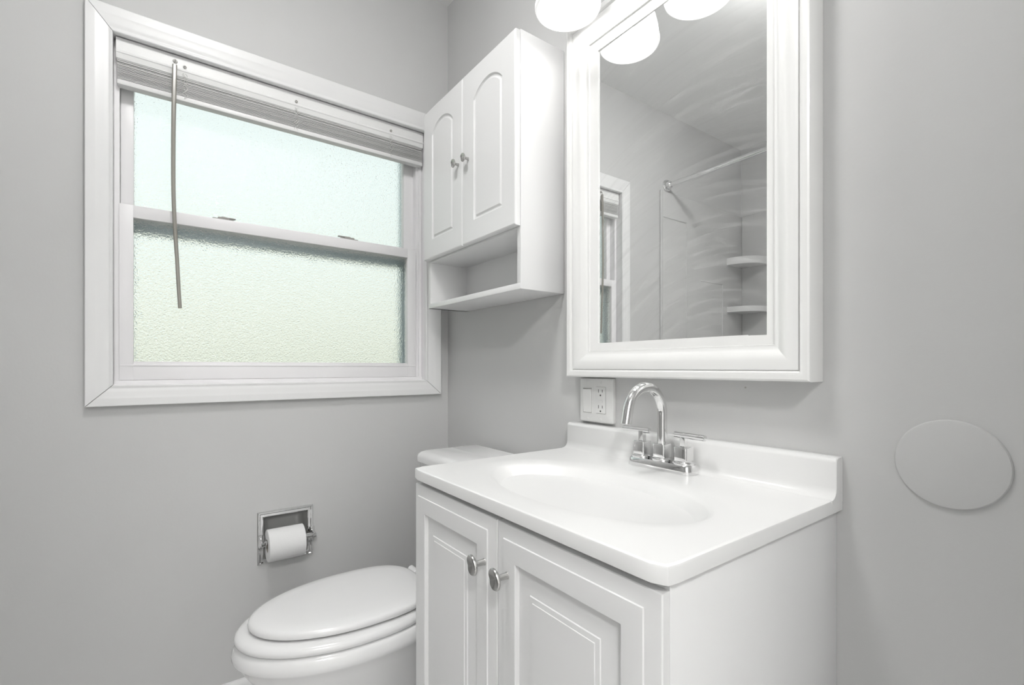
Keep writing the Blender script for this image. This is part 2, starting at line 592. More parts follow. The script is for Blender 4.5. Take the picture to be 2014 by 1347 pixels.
# ------------------------------------------------------------------ mini blind, drawn up
bl = thing('window_blind', (-0.02, -0.56, 1.945), 'white mini blind drawn up to the head of the window', 'blind')
BY0, BY1 = -1.0165, -0.1060
bm = bmesh.new()
hp = [(-0.040, 1.9470), (-0.006, 1.9470), (-0.0045, 1.9455), (-0.0045, 1.9120), (-0.0015, 1.9085), (-0.0010, 1.9055), (-0.0030, 1.9030),
      (-0.0060, 1.8905), (-0.0080, 1.8890), (-0.040, 1.8890)]
loft(bm, [[(x, y, z) for x, z in hp] for y in (BY0, BY1)])
obj('headrail', bm, 'blind', bl, angle=25)
bm = bmesh.new()
nsl = 19
for k in range(nsl):
    z = 1.8875 - k * (1.8875 - 1.8360) / (nsl - 1)
    jx = random.uniform(-0.0012, 0.0012)
    jy = random.uniform(-0.001, 0.001)
    dz = random.uniform(-0.0005, 0.0005)
    arc = []
    for q in range(7):
        x = -0.0325 + 0.026 * q / 6
        arc.append((x + jx, z + dz + 0.0016 * (1 - ((q - 3) / 3) ** 2)))
    pr = arc + [(x, zz - 0.0009) for x, zz in reversed(arc)]
    loft(bm, [[(x, y + jy, zz) for x, zz in pr] for y in (BY0 + 0.0025, BY1 - 0.003)])
obj('slat_stack', bm, 'slat', bl, angle=40)
obj('bottom_rail', mkbox((-0.0340, BY0 + 0.002, 1.8205), (-0.0060, BY1 - 0.002, 1.8345), 0.002), 'blind', bl)
for yc in (-0.862, -0.560, -0.235):
    bm = bmesh.new()
    for s_ in (-1, 1):
        pts = []
        for k in range(15):
            z = 1.900 - k * 0.0052
            pts.append((-0.0040 + 0.0012 * math.sin(k * 2.1 + s_), yc + s_ * 0.003 + 0.004 * math.sin(k * 1.7 + yc * 9 + s_), z))
        tube(bm, pts, 0.0006, 6)
    tube(bm, [(-0.003, yc - 0.004, 1.900), (-0.002, yc + 0.004, 1.886), (-0.004, yc - 0.006, 1.872), (-0.003, yc + 0.007, 1.858), (-0.004, yc, 1.846)], 0.0007, 6)
    obj('ladder_cord', bm, 'cord', bl)
    obj('cord_eyelet', lathe_bm := (lambda b: (lathe(b, [(0.0045, 0), (0.0045, 0.002), (0.002, 0.0025), (0.002, 0)], 16, axis_mtx((-0.0045, yc, 1.9185), (1, 0, 0)), False, False), b)[1])(bmesh.new()), 'lock', bl)
# tilt wand hanging from a hook
bm = bmesh.new()
tube(bm, [(-0.004, -0.885, 1.9275), (0.003, -0.885, 1.9270), (0.0055, -0.885, 1.922), (0.0045, -0.885, 1.914)], 0.0016, 8)
lathe(bm, [(0.006, 0), (0.005, 0.0025)], 16, axis_mtx((-0.0045, -0.885, 1.9275), (1, 0, 0)), True, True)
obj('wand_hook', bm, 'lock', bl)
pts = []
for k in range(25):
    t = k / 24
    z = 1.913 - 0.697 * t
    pts.append((0.0045 + 0.003 * t, -0.8862 - 0.0035 * math.sin(math.pi * min(1, t * 1.25)) + 0.0185 * max(0, t - 0.5) ** 1.6 * 2.0, z))
bm = bmesh.new()
tube(bm, pts, [0.0058 - 0.0012 * k / 24 for k in range(25)], 6)
obj('tilt_wand', bm, 'wand', bl, angle=25)

# ------------------------------------------------------------------ wall cabinet over the toilet
CX0, CX1, CF, CB, CT = 0.141, 0.680, -0.1551, 1.2536, 1.9375
wc = thing('wall_cabinet', (0.41, 0, CB), 'white wall cabinet with two arched doors and an open cubby', 'cabinet')
bm = bmesh.new()
tk = 0.016
ft = 0.0155
box(bm, (CX0, CF, CB), (CX0 + tk, -0.0005, CT), 0.0008)
box(bm, (CX1 - tk, CF, CB + 0.0005), (CX1, -0.0005, CT), 0.0015)
box(bm, (CX0 + 0.0004, CF - 0.0004, CB), (CX1 - 0.0005, -0.001, CB + tk), 0.0008)
box(bm, (CX0 + 0.001, CF + 0.001, 1.4130), (CX1 - 0.001, -0.001, 1.4280), 0.0008)
box(bm, (CX0 + 0.001, CF + 0.001, CT - tk), (CX1 - 0.001, -0.001, CT - 0.0004), 0.0008)
box(bm, (CX0 + 0.001, -0.008, CB + 0.002), (CX1 - 0.001, -0.001, CT - 0.002), 0)
obj('body', bm, 'cabinet', wc, angle=40)


def offset_poly(pts, d):
    """inward offset of a closed counter-clockwise polygon"""
    n = len(pts)
    out = []
    for i in range(n):
        p0, p1, p2 = Vector(pts[i - 1]), Vector(pts[i]), Vector(pts[(i + 1) % n])
        e0, e1 = (p1 - p0).normalized(), (p2 - p1).normalized()
        n0, n1 = Vector((-e0.y, e0.x)), Vector((-e1.y, e1.x))
        m_ = (n0 + n1)
        m_ = m_ / max(0.2, (m_.length_squared / 2))
        out.append(tuple(p1 + m_ * d))
    return out


def arched_door(x0, x1, z0, z1, yb, yf, gx0, gx1, gz0, gzs, gzp):
    """slab door with a routed arched groove"""
    arch = [(gx0, gz0), (gx1, gz0)]
    cxm, hw, rise = (gx0 + gx1) / 2, (gx1 - gx0) / 2, gzp - gzs
    rad = (hw * hw + rise * rise) / (2 * rise)
    a0 = math.asin(hw / rad)
    N = 20
    for k in range(N + 1):
        a = a0 - 2 * a0 * k / N
        arch.append((cxm + rad * math.sin(a), gzs + rad * (math.cos(a) - math.cos(a0))))
    # squash the shoulders a little so the arch springs softly
    bm = bmesh.new()
    e = 0.004
    outer = [[(x0 + u, y, z0 + u), (x1 - u, y, z0 + u), (x1 - u, y, z1 - u), (x0 + u, y, z1 - u)] for u, y in
             ((0, yb), (0, yf + 0.004), (0.0012, yf + 0.0015), (0.0035, yf))]
    vr = loft(bm, outer, True, False)
    prof = [(0, yf), (0.0015, yf + 0.0028), (0.0045, yf + 0.0048), (0.0080, yf + 0.0048), (0.0115, yf + 0.0024), (0.0135, yf + 0.0014)]
    rings = [[(x, y, z) for x, z in offset_poly(arch, u)] for u, y in prof]
    gv = loft(bm, rings, False, True)
    es = []
    for ring in (vr[-1], gv[0]):
        for i in range(len(ring)):
            ed = bm.edges.get((ring[i], ring[(i + 1) % len(ring)]))
            es.append(ed)
    bmesh.ops.triangle_fill(bm, use_beauty=True, use_dissolve=False, edges=es, normal=(0, -1, 0))
    return bm


def knob(parent, x, z, yb, flip, scale=1.0):
    """dished, kidney-shaped knob on a short stem"""
    k = thing_part('knob', parent)
    n = 40
    rings = []
    for sc, dy in ((0.55, 0.0175), (0.86, 0.0185), (1.0, 0.0205), (1.0, 0.0222), (0.93, 0.0238), (0.75, 0.0228), (0.45, 0.0208), (0.12, 0.0200)):
        ring = []
        for i in range(n):
            a = 2 * math.pi * i / n
            r = 0.0138 * (1 + 0.10 * math.cos(2 * (a - R(118))) - 0.26 * math.exp(-((((a - R(190) + math.pi) % (2 * math.pi)) - math.pi) / 0.55) ** 2))
            ring.append((x + flip * r * sc * math.cos(a) * scale, yb - dy * scale, z + r * sc * math.sin(a) * scale))
        rings.append(ring)
    bm = bmesh.new()
    loft(bm, rings)
    lathe(bm, [(0.0052, 0), (0.0045, 0.002), (0.0042, 0.019)], 20, axis_mtx((x, yb, z), (0, -1, 0)) @ Matrix.Scale(scale, 4), True, True)
    return bm


def thing_part(*a):
    return None


dY0, dY1 = -0.1565, -0.1731
d = obj('door', arched_door(0.1405, 0.4060, 1.4195, 1.9335, dY0, dY1, 0.2040, 0.3475, 1.4830, 1.8395, 1.8750), 'cabinet', wc, angle=24)
obj('knob', knob(d, 0.3850, 1.6750, dY1, 1, 0.92), 'nickel', d)
d = obj('door', arched_door(0.4078, 0.6795, 1.4195, 1.9335, dY0, dY1, 0.4730, 0.6205, 1.4820, 1.8370, 1.8725), 'cabinet', wc, angle=24)
obj('knob', knob(d, 0.4440, 1.6725, dY1, 1, 0.92), 'nickel', d)

# ------------------------------------------------------------------ framed mirror
MX0, MX1, MZ0, MZ1 = 0.743, 1.333, 1.0213, 1.9378
wm = thing('wall_mirror', (1.038, 0, MZ0), 'wide white moulded frame wall mirror over the vanity', 'mirror')
prof = [(0.0, -0.0005), (0.0, -0.0490), (0.0012, -0.0515), (0.0040, -0.0535), (0.0100, -0.0540), (0.0155, -0.0520), (0.0180, -0.0475), (0.0186, -0.0450),
        (0.0196, -0.0450), (0.0202, -0.0475), (0.0235, -0.0482), (0.0300, -0.0480), (0.0380, -0.0462), (0.0470, -0.0425), (0.0550, -0.0375),
        (0.0610, -0.0335), (0.0640, -0.0330), (0.0655, -0.0330), (0.0660, -0.0290), (0.0695, -0.0285), (0.0850, -0.0215), (0.0862, -0.0215), (0.0862, -0.0120), (0.060, -0.0005)]
bm = bmesh.new()
loft(bm, rect_rings(MX0, MX1, MZ0, MZ1, prof + [prof[0]], 0), False, False)
obj('frame', bm, 'frame', wm, angle=28)
gl = bmesh.new()
# the pane sits very slightly askew in its rebate
loft(gl, [[(x, -0.0200 - 0.0085 * (x - 1.038) + dy, z) for x, z in ((MX0 + 0.072, MZ0 + 0.072), (MX1 - 0.072, MZ0 + 0.072), (MX1 - 0.072, MZ1 - 0.072), (MX0 + 0.072, MZ1 - 0.072))]
          for dy in (0.0, 0.004)])
obj('mirror_glass', gl, 'mirror', wm, smooth=False)

# ------------------------------------------------------------------ vanity light: three bells on a bar
LZ = 1.905
vl = thing('vanity_light', (1.04, 0, 2.06), 'three-lamp vanity light with frosted bell shades above the mirror', 'light fixture')
obj('back_plate', mkbox((0.80, -0.028, 2.050), (1.28, -0.0005, 2.150), 0.008, 3), 'chrome', vl)
for lx in (0.832, 1.041, 1.250):
    c = Matrix.Translation((lx, -0.129, LZ))
    bm = bmesh.new()
    outp = [(0.0745, 0.0), (0.0775, 0.0025), (0.0790, 0.0065), (0.0790, 0.0110), (0.0775, 0.0150), (0.0768, 0.0200), (0.0745, 0.0400), (0.0690, 0.0640), (0.0590, 0.0850),
            (0.0450, 0.1000), (0.0330, 0.1100), (0.0260, 0.1180), (0.0250, 0.1260)]
    inp = [(max(0.004, r_ - 0.0045), h_ + (0.0002 if h_ == 0 else 0.0)) for r_, h_ in outp]
    inp[0] = (0.0705, 0.0015)
    lathe(bm, outp + inp[::-1] + [outp[0]], 56, c)
    sh = obj('lamp_shade', bm, 'shade', vl, angle=30)
    bm = bmesh.new()
    lathe(bm, [(0.002, 0.026), (0.014, 0.029), (0.024, 0.038), (0.028, 0.052), (0.026, 0.066), (0.018, 0.082), (0.013, 0.096), (0.013, 0.112)], 28, c, True, True)
    obj('bulb', bm, 'bulb', sh)
    bm = bmesh.new()
    lathe(bm, [(0.021, 0.112), (0.0275, 0.122), (0.0275, 0.150), (0.020, 0.158), (0.008, 0.166)], 28, c, True, True)
    tube(bm, [(lx, -0.028, 2.100), (lx, -0.060, 2.104), (lx, -0.095, 2.101), (lx, -0.118, 2.086), (lx, -0.126, 2.062)], 0.008, 14)
    obj('lamp_arm', bm, 'chrome', vl)
    ld = bpy.data.lights.new('bulb_light', 'POINT')
    ld.energy = BULB_W
    ld.color = (1.0, 0.985, 0.96)
    ld.shadow_soft_size = 0.030
    lo_ = bpy.data.objects.new('bulb_light', ld)
    COL.objects.link(lo_)
    lo_.parent = vl
    lo_.location = Vector((lx, -0.129, LZ + 0.012)) - vl.location

def fill_lamp(x, y, label, m):  # dome lamp added to brighten the room
    t = thing('fill_ceiling_light', (x, y, ZC), label, 'light fixture')
    c = Matrix.Translation((x, y, ZC))
    bm = bmesh.new()
    lathe(bm, [(0.165, -0.0005), (0.170, -0.006), (0.170, -0.022), (0.160, -0.026)], 48, c, True, True)
    obj('base_ring', bm, 'plastic', t)
    bm = bmesh.new()
    lathe(bm, [(0.160, -0.024), (0.157, -0.040), (0.140, -0.065), (0.105, -0.086), (0.060, -0.097), (0.008, -0.100)], 48, c, True, True)
    obj('fill_glass_dome', bm, m, t)


# unseen dome lamps added as fill light: one on the bathroom ceiling, one in the hall outside the door
fill_lamp(0.98, -0.82, 'added fill lamp, a round white glass dome on the bathroom ceiling', 'dome')
fill_lamp(XR + 0.95, -1.42, 'added fill lamp, a round white glass dome on the hall ceiling', 'hall_fill_dome')

# ------------------------------------------------------------------ switch and outlet plate
PX0, PX1, PZ0, PZ1 = 0.7535, 0.8690, 0.9035, 1.0175
pt = thing('switch_outlet_plate', (0.811, 0, PZ0), 'white double plate with rocker switch and outlet above the backsplash', 'outlet')
bm = bmesh.new()
loft(bm, [[(x, y, z) for x, z in rrect(PX0 + u, PX1 - u, PZ0 + u, PZ1 - u, 0.004)] for u, y in
          ((0.0, -0.0005), (0.0, -0.0085), (0.0015, -0.0110), (0.004, -0.0122))])
pl = obj('plate', bm, 'plastic', pt, angle=30)
sx0, sx1, sz0, sz1 = 0.7668, 0.7995, 0.9270, 0.9935
obj('rocker_gap_shade', mkbox((sx0 + 0.0008, -0.0132, sz0 + 0.0008), (sx1 - 0.0008, -0.0126, sz1 - 0.0026)), 'lock', pt, smooth=False)  # thin grey sheet standing in for the shade around the paddle
bm = bmesh.new()
loft(bm, [[(sx0, y0 - 0.0122, sz0), (sx1, y0 - 0.0122, sz0), (sx1, y1 - 0.0122, sz1), (sx0, y1 - 0.0122, sz1)] for y0, y1 in ((0.001, 0.001), (-0.0006, -0.0006))])
loft(bm, [[(sx0 + 0.0015 + u, ya - 0.0128, sz0 + 0.0015 + u), (sx1 - 0.0015 - u, ya - 0.0128, sz0 + 0.0015 + u), (sx1 - 0.0015 - u, yb_ - 0.0128, sz1 - 0.0040 - u), (sx0 + 0.0015 + u, yb_ - 0.0128, sz1 - 0.0040 - u)]
          for u, ya, yb_ in ((0, 0.001, 0.001), (0, -0.0002, -0.0038), (0.0008, -0.0008, -0.0044))])
obj('rocker_switch', bm, 'plastic', pt, smooth=False)
gx0, gx1, gz0, gz1 = 0.8135, 0.8468, 0.9280, 0.9958
# grey sheet painted as the shadow gap around the receptacle, then its face
bm = bmesh.new()
loft(bm, [[(x, y, z) for x, z in rrect(gx0 - 0.0007, gx1 + 0.0007, gz0 - 0.0007, gz1 + 0.0007, 0.003)] for y in (-0.0120, -0.0124)])
obj('receptacle_gap_shade', bm, 'lock', pt, smooth=False)
bm = bmesh.new()
loft(bm, [[(x, y, z) for x, z in rrect(gx0 + u, gx1 - u, gz0 + u, gz1 - u, 0.0025)] for u, y in ((0, -0.0122), (0, -0.0134), (0.0006, -0.0140))])
gxm = (gx0 + gx1) / 2
for dz in (-0.0035, 0.0035):
    box(bm, (gxm - 0.0075, -0.0148, 0.9619 + dz - 0.0026), (gxm + 0.0075, -0.0138, 0.9619 + dz + 0.0026), 0.0004)
rc = obj('receptacle', bm, 'plastic', pt, smooth=False)
for zc in (0.9855, 0.9450):
    for dx, h_ in ((-0.0066, 0.0042), (0.0062, 0.0036)):
        obj('slot', mkbox((gxm + dx - 0.0009, -0.01415, zc - h_), (gxm + dx + 0.0009, -0.0138, zc + h_)), 'slot', rc, smooth=False)
    bm = bmesh.new()
    lathe(bm, [(0.0023, 0), (0.0023, 0.0004)], 14, axis_mtx((gxm, -0.0138, zc - 0.0110), (0, -1, 0)), True, True)
    obj('slot', bm, 'slot', rc, smooth=False)
for px_ in (0.7835, 0.8300):
    for pz_ in (1.0085, 0.9125):
        bm = bmesh.new()
        lathe(bm, [(0.0034, 0), (0.0030, 0.0007), (0.0010, 0.0009)], 16, axis_mtx((px_, -0.0122, pz_), (0, -1, 0)), True, True)
        obj('screw', bm, 'plastic', pl)

# ------------------------------------------------------------------ vanity cabinet
VX0, VX1 = 0.726, 1.354
vc = thing('vanity_cabinet', (1.04, -0.24, 0), 'white two-door vanity cabinet under the sink top', 'cabinet')
bm = bmesh.new()
box(bm, (VX0 + 0.001, -0.4610, 0.0), (VX0 + 0.016, -0.0010, 0.8062), 0.0006)
box(bm, (VX0 + 0.016, -0.0060, 0.10), (VX1 - 0.008, -0.0010, 0.8060))
box(bm, (VX0 + 0.016, -0.4600, 0.095), (VX1 - 0.008, -0.0060, 0.110))
box(bm, (VX0 + 0.016, -0.4005, 0.0), (VX1 - 0.008, -0.3890, 0.095))
box(bm, (VX0 + 0.016, -0.4609, 0.700), (VX1 - 0.008, -0.4450, 0.8061))
box(bm, (VX1 - 0.030, -0.4608, 0.110), (VX1 - 0.008, -0.4450, 0.700))
box(bm, (1.020, -0.4608, 0.110), (1.052, -0.4450, 0.700))
obj('body', bm, 'vanity', vc, smooth=False)
# the side panel laps the body and shows a fine joint beside the door
obj('side_panel', mkbox((VX1 - 0.0080, -0.4606, 0.0), (VX1 - 0.0006, -0.0005, 0.8062), 0.0008), 'vanity', vc)


def raised_door(x0, x1, z0, z1, yb, yf):
    p = [(0, yb), (0, yf + 0.0075), (0.0012, yf + 0.0058), (0.0060, yf + 0.0048), (0.0150, yf + 0.0035), (0.0205, yf + 0.0026), (0.0218, yf + 0.0024), (0.0225, yf + 0.0002), (0.0235, yf),
         (0.0535, yf), (0.0545, yf + 0.0010), (0.0552, yf + 0.0082), (0.0600, yf + 0.0078), (0.0720, yf + 0.0060), (0.0835, yf + 0.0040), (0.0880, yf + 0.0036), (0.0890, yf + 0.0020), (0.0925, yf + 0.0016), (0.0960, yf + 0.0012), (0.0966, yf + 0.0002), (0.0985, yf)]
    bm = bmesh.new()
    loft(bm, rect_rings(x0, x1, z0, z1, p, 0))
    return bm


for x0, x1, kx in ((VX0, 1.0352, 1.0055), (1.0368, VX1 - 0.0005, 1.0710)):
    d = obj('door', raised_door(x0, x1, 0.100, 0.7975, -0.4615, -0.4805), 'vanity', vc, angle=18)
    obj('knob', knob(d, kx, 0.7205, -0.4805, 1, 1.12), 'nickel', d)

# ------------------------------------------------------------------ sink top
TX0, TX1, TYF, TZ = 0.7202, 1.3619, -0.4812, 0.830
st = thing('sink_top', (1.04, -0.24, 0.8065), 'white cultured marble sink top with oval basin', 'countertop')
bm = bmesh.new()
BX, BYc, BA, BB = 1.045, -0.286, 0.236, 0.127
N = 128


def ell(a, b, z, cx_=BX, cy_=BYc):
    return [(cx_ + a * math.cos(2 * math.pi * i / N), cy_ + b * math.sin(2 * math.pi * i / N), z) for i in range(N)]


def rect_hit(x0, x1, y0, y1, r, z):
    """points of a rounded rectangle hit by rays from the basin centre"""
    out = []
    for i in range(N):
        a = 2 * math.pi * i / N
        dx, dy = math.cos(a) * BA, math.sin(a) * BB
        t = 1e9
        if dx > 1e-9: t = min(t, (x1 - BX) / dx)
        if dx < -1e-9: t = min(t, (x0 - BX) / dx)
        if dy > 1e-9: t = min(t, (y1 - BYc) / dy)
        if dy < -1e-9: t = min(t, (y0 - BYc) / dy)
        x, y = BX + dx * t, BYc + dy * t
        # round the corners
        for cx_, cy_ in ((x0 + r, y0 + r), (x1 - r, y0 + r)):
            if (x - cx_) * (1 if cx_ > BX else -1) > 0 and y < cy_:
                v = Vector((x - cx_, y - cy_))
                if v.length > r:
                    v = v.normalized() * r
                    x, y = cx_ + v.x, cy_ + v.y
        out.append((x, y, z))
    # keep the two back corners exact
    for cx_ in (x0, x1):
        i = min(range(N), key=lambda k: (out[k][0] - cx_) ** 2 + (out[k][1] - y1) ** 2)
        out[i] = (cx_, y1, z)
    return out


rings = []
rr_ = 0.016
rings.append(rect_hit(TX0 + 0.003, TX1 - 0.003, TYF + 0.003, -0.0005, rr_, 0.8066))
rings.append(rect_hit(TX0, TX1, TYF, -0.0005, rr_, 0.8085))
rings.append(rect_hit(TX0, TX1, TYF, -0.0005, rr_, TZ - 0.0035))
rings.append(rect_hit(TX0 + 0.0011, TX1 - 0.0011, TYF + 0.0011, -0.0005, rr_, TZ - 0.0011))
rings.append(rect_hit(TX0 + 0.0038, TX1 - 0.0038, TYF + 0.0038, -0.0005, rr_, TZ))
rings.append(rect_hit(TX0 + 0.0060, TX1 - 0.0060, TYF + 0.0060, -0.0005, rr_, TZ))
rings.append(ell(BA + 0.040, BB + 0.040, TZ))
rings.append(ell(BA + 0.036, BB + 0.036, TZ))
rings.append(ell(BA + 0.024, BB + 0.024, TZ - 0.0010))
rings.append(ell(BA + 0.010, BB + 0.010, TZ - 0.0030))
rings.append(ell(BA + 0.002, BB + 0.002, TZ - 0.0056))
for k in range(0, 19):
    q_ = 1.0 - k / 18 * 0.91
    rings.append(ell(BA * q_, BB * q_, TZ - 0.0075 - 0.112 * (1 - q_ ** 2.1) ** 1.15, BX, BYc + 0.012 * (1 - q_)))
loft(bm, rings, True, True)
deck = obj('basin_deck', bm, 'marble', st, angle=40)
bm = bmesh.new()
zt = 0.8978
pf = [(-0.0005, 0.8225), (-0.0005, zt - 0.001), (-0.0015, zt), (-0.0180, zt - 0.0003), (-0.0225, zt - 0.0016), (-0.0255, zt - 0.0045), (-0.0267, zt - 0.0090),
      (-0.0270, 0.8480), (-0.0280, 0.8420), (-0.0310, 0.8362), (-0.0355, 0.8322), (-0.0410, 0.8304), (-0.0450, 0.8302), (-0.0450, 0.8225)]
xs = [TX0 - 0.0004, TX0 + 0.0012, TX1 - 0.0012, TX1 + 0.0004]
rg = []
for i, x in enumerate(xs):
    ins = 0.0012 if i in (0, 3) else 0.0
    rg.append([(x, y + (ins if y < -0.01 else 0), z - (ins if z > 0.85 else 0)) for y, z in pf])
loft(bm, rg)
obj('backsplash', bm, 'marble', st, angle=40)
bm = bmesh.new()
lathe(bm, [(0.0235, 0.0), (0.0235, 0.0022), (0.0205, 0.0035), (0.0180, 0.0022), (0.0150, 0.0030), (0.004, 0.0048)], 36, Matrix.Translation((BX, BYc + 0.011, TZ - 0.1205)), True, True)
obj('drain', bm, 'chrome', st)

# ------------------------------------------------------------------ faucet
FX, FY = 1.0455, -0.0540
fc = thing('faucet', (FX, FY, TZ), 'chrome two-handle gooseneck faucet on the sink deck', 'faucet')
bm = bmesh.new()
nb = 40


def stadium(hl, hd, z):
    pts = []
    for i in range(nb):
        a = 2 * math.pi * i / nb
        ca, sa = math.cos(a), math.sin(a)
        px_ = (hl - hd) * (1 if ca > 0 else -1) * min(1.0, abs(ca) * 12) + hd * math.copysign(abs(ca) ** 0.8, ca)
        pts.append((FX + px_, FY + hd * math.copysign(abs(sa) ** 0.8, sa), z))
    return pts


loft(bm, [stadium(0.0805, 0.0250, TZ + 0.0003), stadium(0.0810, 0.0252, TZ + 0.0020), stadium(0.0790, 0.0238, TZ + 0.0110), stadium(0.0778, 0.0228, TZ + 0.0165), stadium(0.0758, 0.0210, TZ + 0.0185)])
obj('base_plate', bm, 'chrome', fc, angle=35)


def hub(x):
    bm = bmesh.new()
    z = TZ + 0.0183
    lathe(bm, [(0.0222, 0), (0.0228, 0.0015), (0.0222, 0.0045), (0.0200, 0.0062), (0.0170, 0.0066)], 36, Matrix.Translation((x, FY, z)), True, True)
    h0, h1 = z + 0.0060, z + 0.0355
    s = 0.0150
    loft(bm, [[(px_, py_, zz) for px_, py_ in rrect(x - s + u, x + s - u, FY - s + u, FY + s - u, 0.0045)] for u, zz in
              ((0, h0), (0, h1 - 0.002), (0.0007, h1 - 0.0006), (0.002, h1))])
    return bm, h1


hb, hz = hub(FX)
obj('spout_hub', hb, 'chrome', fc, angle=35)
bm = bmesh.new()
sp = [(FX, FY, hz - 0.001), (FX, FY, hz + 0.030), (FX, FY, 0.930)]
ra, zc_ = 0.0560, 0.9485
for k in range(0, 25):
    a = R(180) * k / 24 * 0.93
    sp.append((FX, FY - ra + ra * math.cos(a), zc_ + ra * math.sin(a)))
y_, z_ = sp[-1][1], sp[-1][2]
a = R(180) * 0.93
dirv = Vector((0, -math.sin(a), math.cos(a)))
for k in (0.005, 0.010, 0.015, 0.0185):
    sp.append((FX, y_ + dirv.y * k, z_ + dirv.z * k))
tube(bm, sp, 0.0106, 28)
spo = obj('spout', bm, 'chrome', fc, angle=35)
e0 = Vector(sp[-1])
bm = bmesh.new()
tube(bm, [e0 - dirv * 0.0005, e0 + dirv * 0.0105], 0.0107, 28)
obj('aerator', bm, 'chrome', spo, angle=35)
for s_ in (-1, 1):
    x = FX + s_ * 0.0525
    bm, hz = hub(x)
    hd = obj('handle', bm, 'chrome', fc, angle=35)
    bm = bmesh.new()
    loft(bm, [[(px_, py_, zz) for px_, py_ in rrect(x - 0.0062, x + 0.0062, FY - 0.0062, FY + 0.0062, 0.0015)] for zz in (hz - 0.001, hz + 0.021)])
    tl = -0.02 if s_ > 0 else 0.0
    p0 = Vector((x - s_ * 0.0200, FY, hz + 0.0230))
    p1 = Vector((x + s_ * 0.0510, FY + tl * 0.3, hz + 0.0230))
    dv = (p1 - p0).normalized()
    tube(bm, [p0 - dv * 0.0008, p0, p1, p1 + dv * 0.0008], [0.0048, 0.0060, 0.0060, 0.0048], 20)
    obj('lever', bm, 'chrome', hd, angle=35)

# ------------------------------------------------------------------ blank round cover on the wall
bm = bmesh.new()
lathe(bm, [(0.0640, 0), (0.0640, 0.0022), (0.0625, 0.0042), (0.0590, 0.0050), (0.002, 0.0052)], 72, axis_mtx((1.4965, -0.0002, 0.9065), (0, -1, 0)), True, True)
tag(obj('wall_cover', bm, 'wall', angle=25, loc=(1.4965, 0, 0.9065)), 'round blank cover painted grey like the wall right of the vanity', 'wall cover')

# dark speck standing in for a small hole in the wall
bm = bmesh.new()
lathe(bm, [(0.0016, 0.0), (0.0016, 0.002), (0.0008, 0.0026)], 12, axis_mtx((1.1985, -0.0002, 1.0067), (0, -1, 0)), True, True)
tag(obj('nail_hole', bm, 'lock', loc=(1.1985, 0, 1.0067)), 'tiny dark speck marking a hole in the wall just below the mirror frame', 'nail_hole')

# ------------------------------------------------------------------ recessed paper holder
HY0, HY1, HZ0, HZ1 = -0.6755, -0.5100, 0.4245, 0.5905
ph = thing('toilet_paper_holder', (0, -0.593, HZ0), 'chrome recessed toilet paper holder in the grey wall', 'paper holder')
bm = bmesh.new()
pr = [(0.0, 0.0003), (0.0, 0.0030), (0.0030, 0.0062), (0.0060, 0.0062), (0.0085, 0.0040), (0.0150, 0.0040), (0.0170, 0.0030)]
rg = [[(x, HY0 + u, HZ0 + u), (x, HY1 - u, HZ0 + u), (x, HY1 - u, HZ1 - u), (x, HY0 + u, HZ1 - u)] for u, x in pr + [(0.0172, 0.0003), (0.0, 0.0003)]]
loft(bm, rg, False, False)
obj('rim', bm, 'chrome', ph, angle=25)
bm = bmesh.new()
u = 0.0172
rg = []
for x, ins in ((0.0030, 0.0), (-0.012, 0.001), (-0.035, 0.006), (-0.048, 0.018), (-0.050, 0.026)):
    rg.append([(x, p, q) for p, q in rrect(HY0 + u + ins, HY1 - u - ins, HZ0 + u + ins, HZ1 - u - ins, 0.008)])
loft(bm, rg, False, True)
obj('recess_bowl', bm, 'steel', ph, angle=40)
RZ, RXc = 0.4985, 0.0330
for yc, s_ in ((-0.6645, 1), (-0.5135, -1)):
    bm = bmesh.new()
    rg = []
    for x, hw, hh in ((0.0040, 0.0090, 0.0200), (0.0120, 0.0070, 0.0150), (0.0240, 0.0058, 0.0100), (0.0360, 0.0055, 0.0085), (0.0405, 0.0045, 0.0070)):
        rg.append([(x, p, q) for p, q in rrect(yc - hw, yc + hw, RZ - hh, RZ + hh, min(hw, hh) * 0.6)])
    loft(bm, rg)
    obj('post', bm, 'chrome', ph, angle=40)
bm = bmesh.new()
tube(bm, [(RXc, -0.6600, RZ), (RXc, -0.6560, RZ), (RXc, -0.600, RZ), (RXc, -0.5975, RZ), (RXc, -0.522, RZ), (RXc, -0.518, RZ)], [0.0050, 0.0085, 0.0085, 0.0080, 0.0080, 0.0050], 20)
obj('roller', bm, 'chrome', ph, angle=40)
# the roll
RR = 0.0480
rl = thing('toilet_paper_roll', (RXc, -0.600, RZ - 0.0125), 'half-used white toilet paper roll on the recessed chrome holder', 'toilet paper')
CZ = RZ - 0.0080
bm = bmesh.new()
n = 64
y0, y1 = -0.6525, -0.5475
ro = [(0.0200, y0), (0.0205, y0 - 0.0004), (RR - 0.0015, y0), (RR, y0 + 0.0015), (RR, y1 - 0.0015), (RR - 0.0015, y1), (0.0205, y1 + 0.0004), (0.0200, y1), (0.0200, y0)]
loft(bm, [[(RXc + r_ * math.cos(2 * math.pi * i / n), y, CZ + r_ * math.sin(2 * math.pi * i / n)) for i in range(n)] for r_, y in ro], False, False)
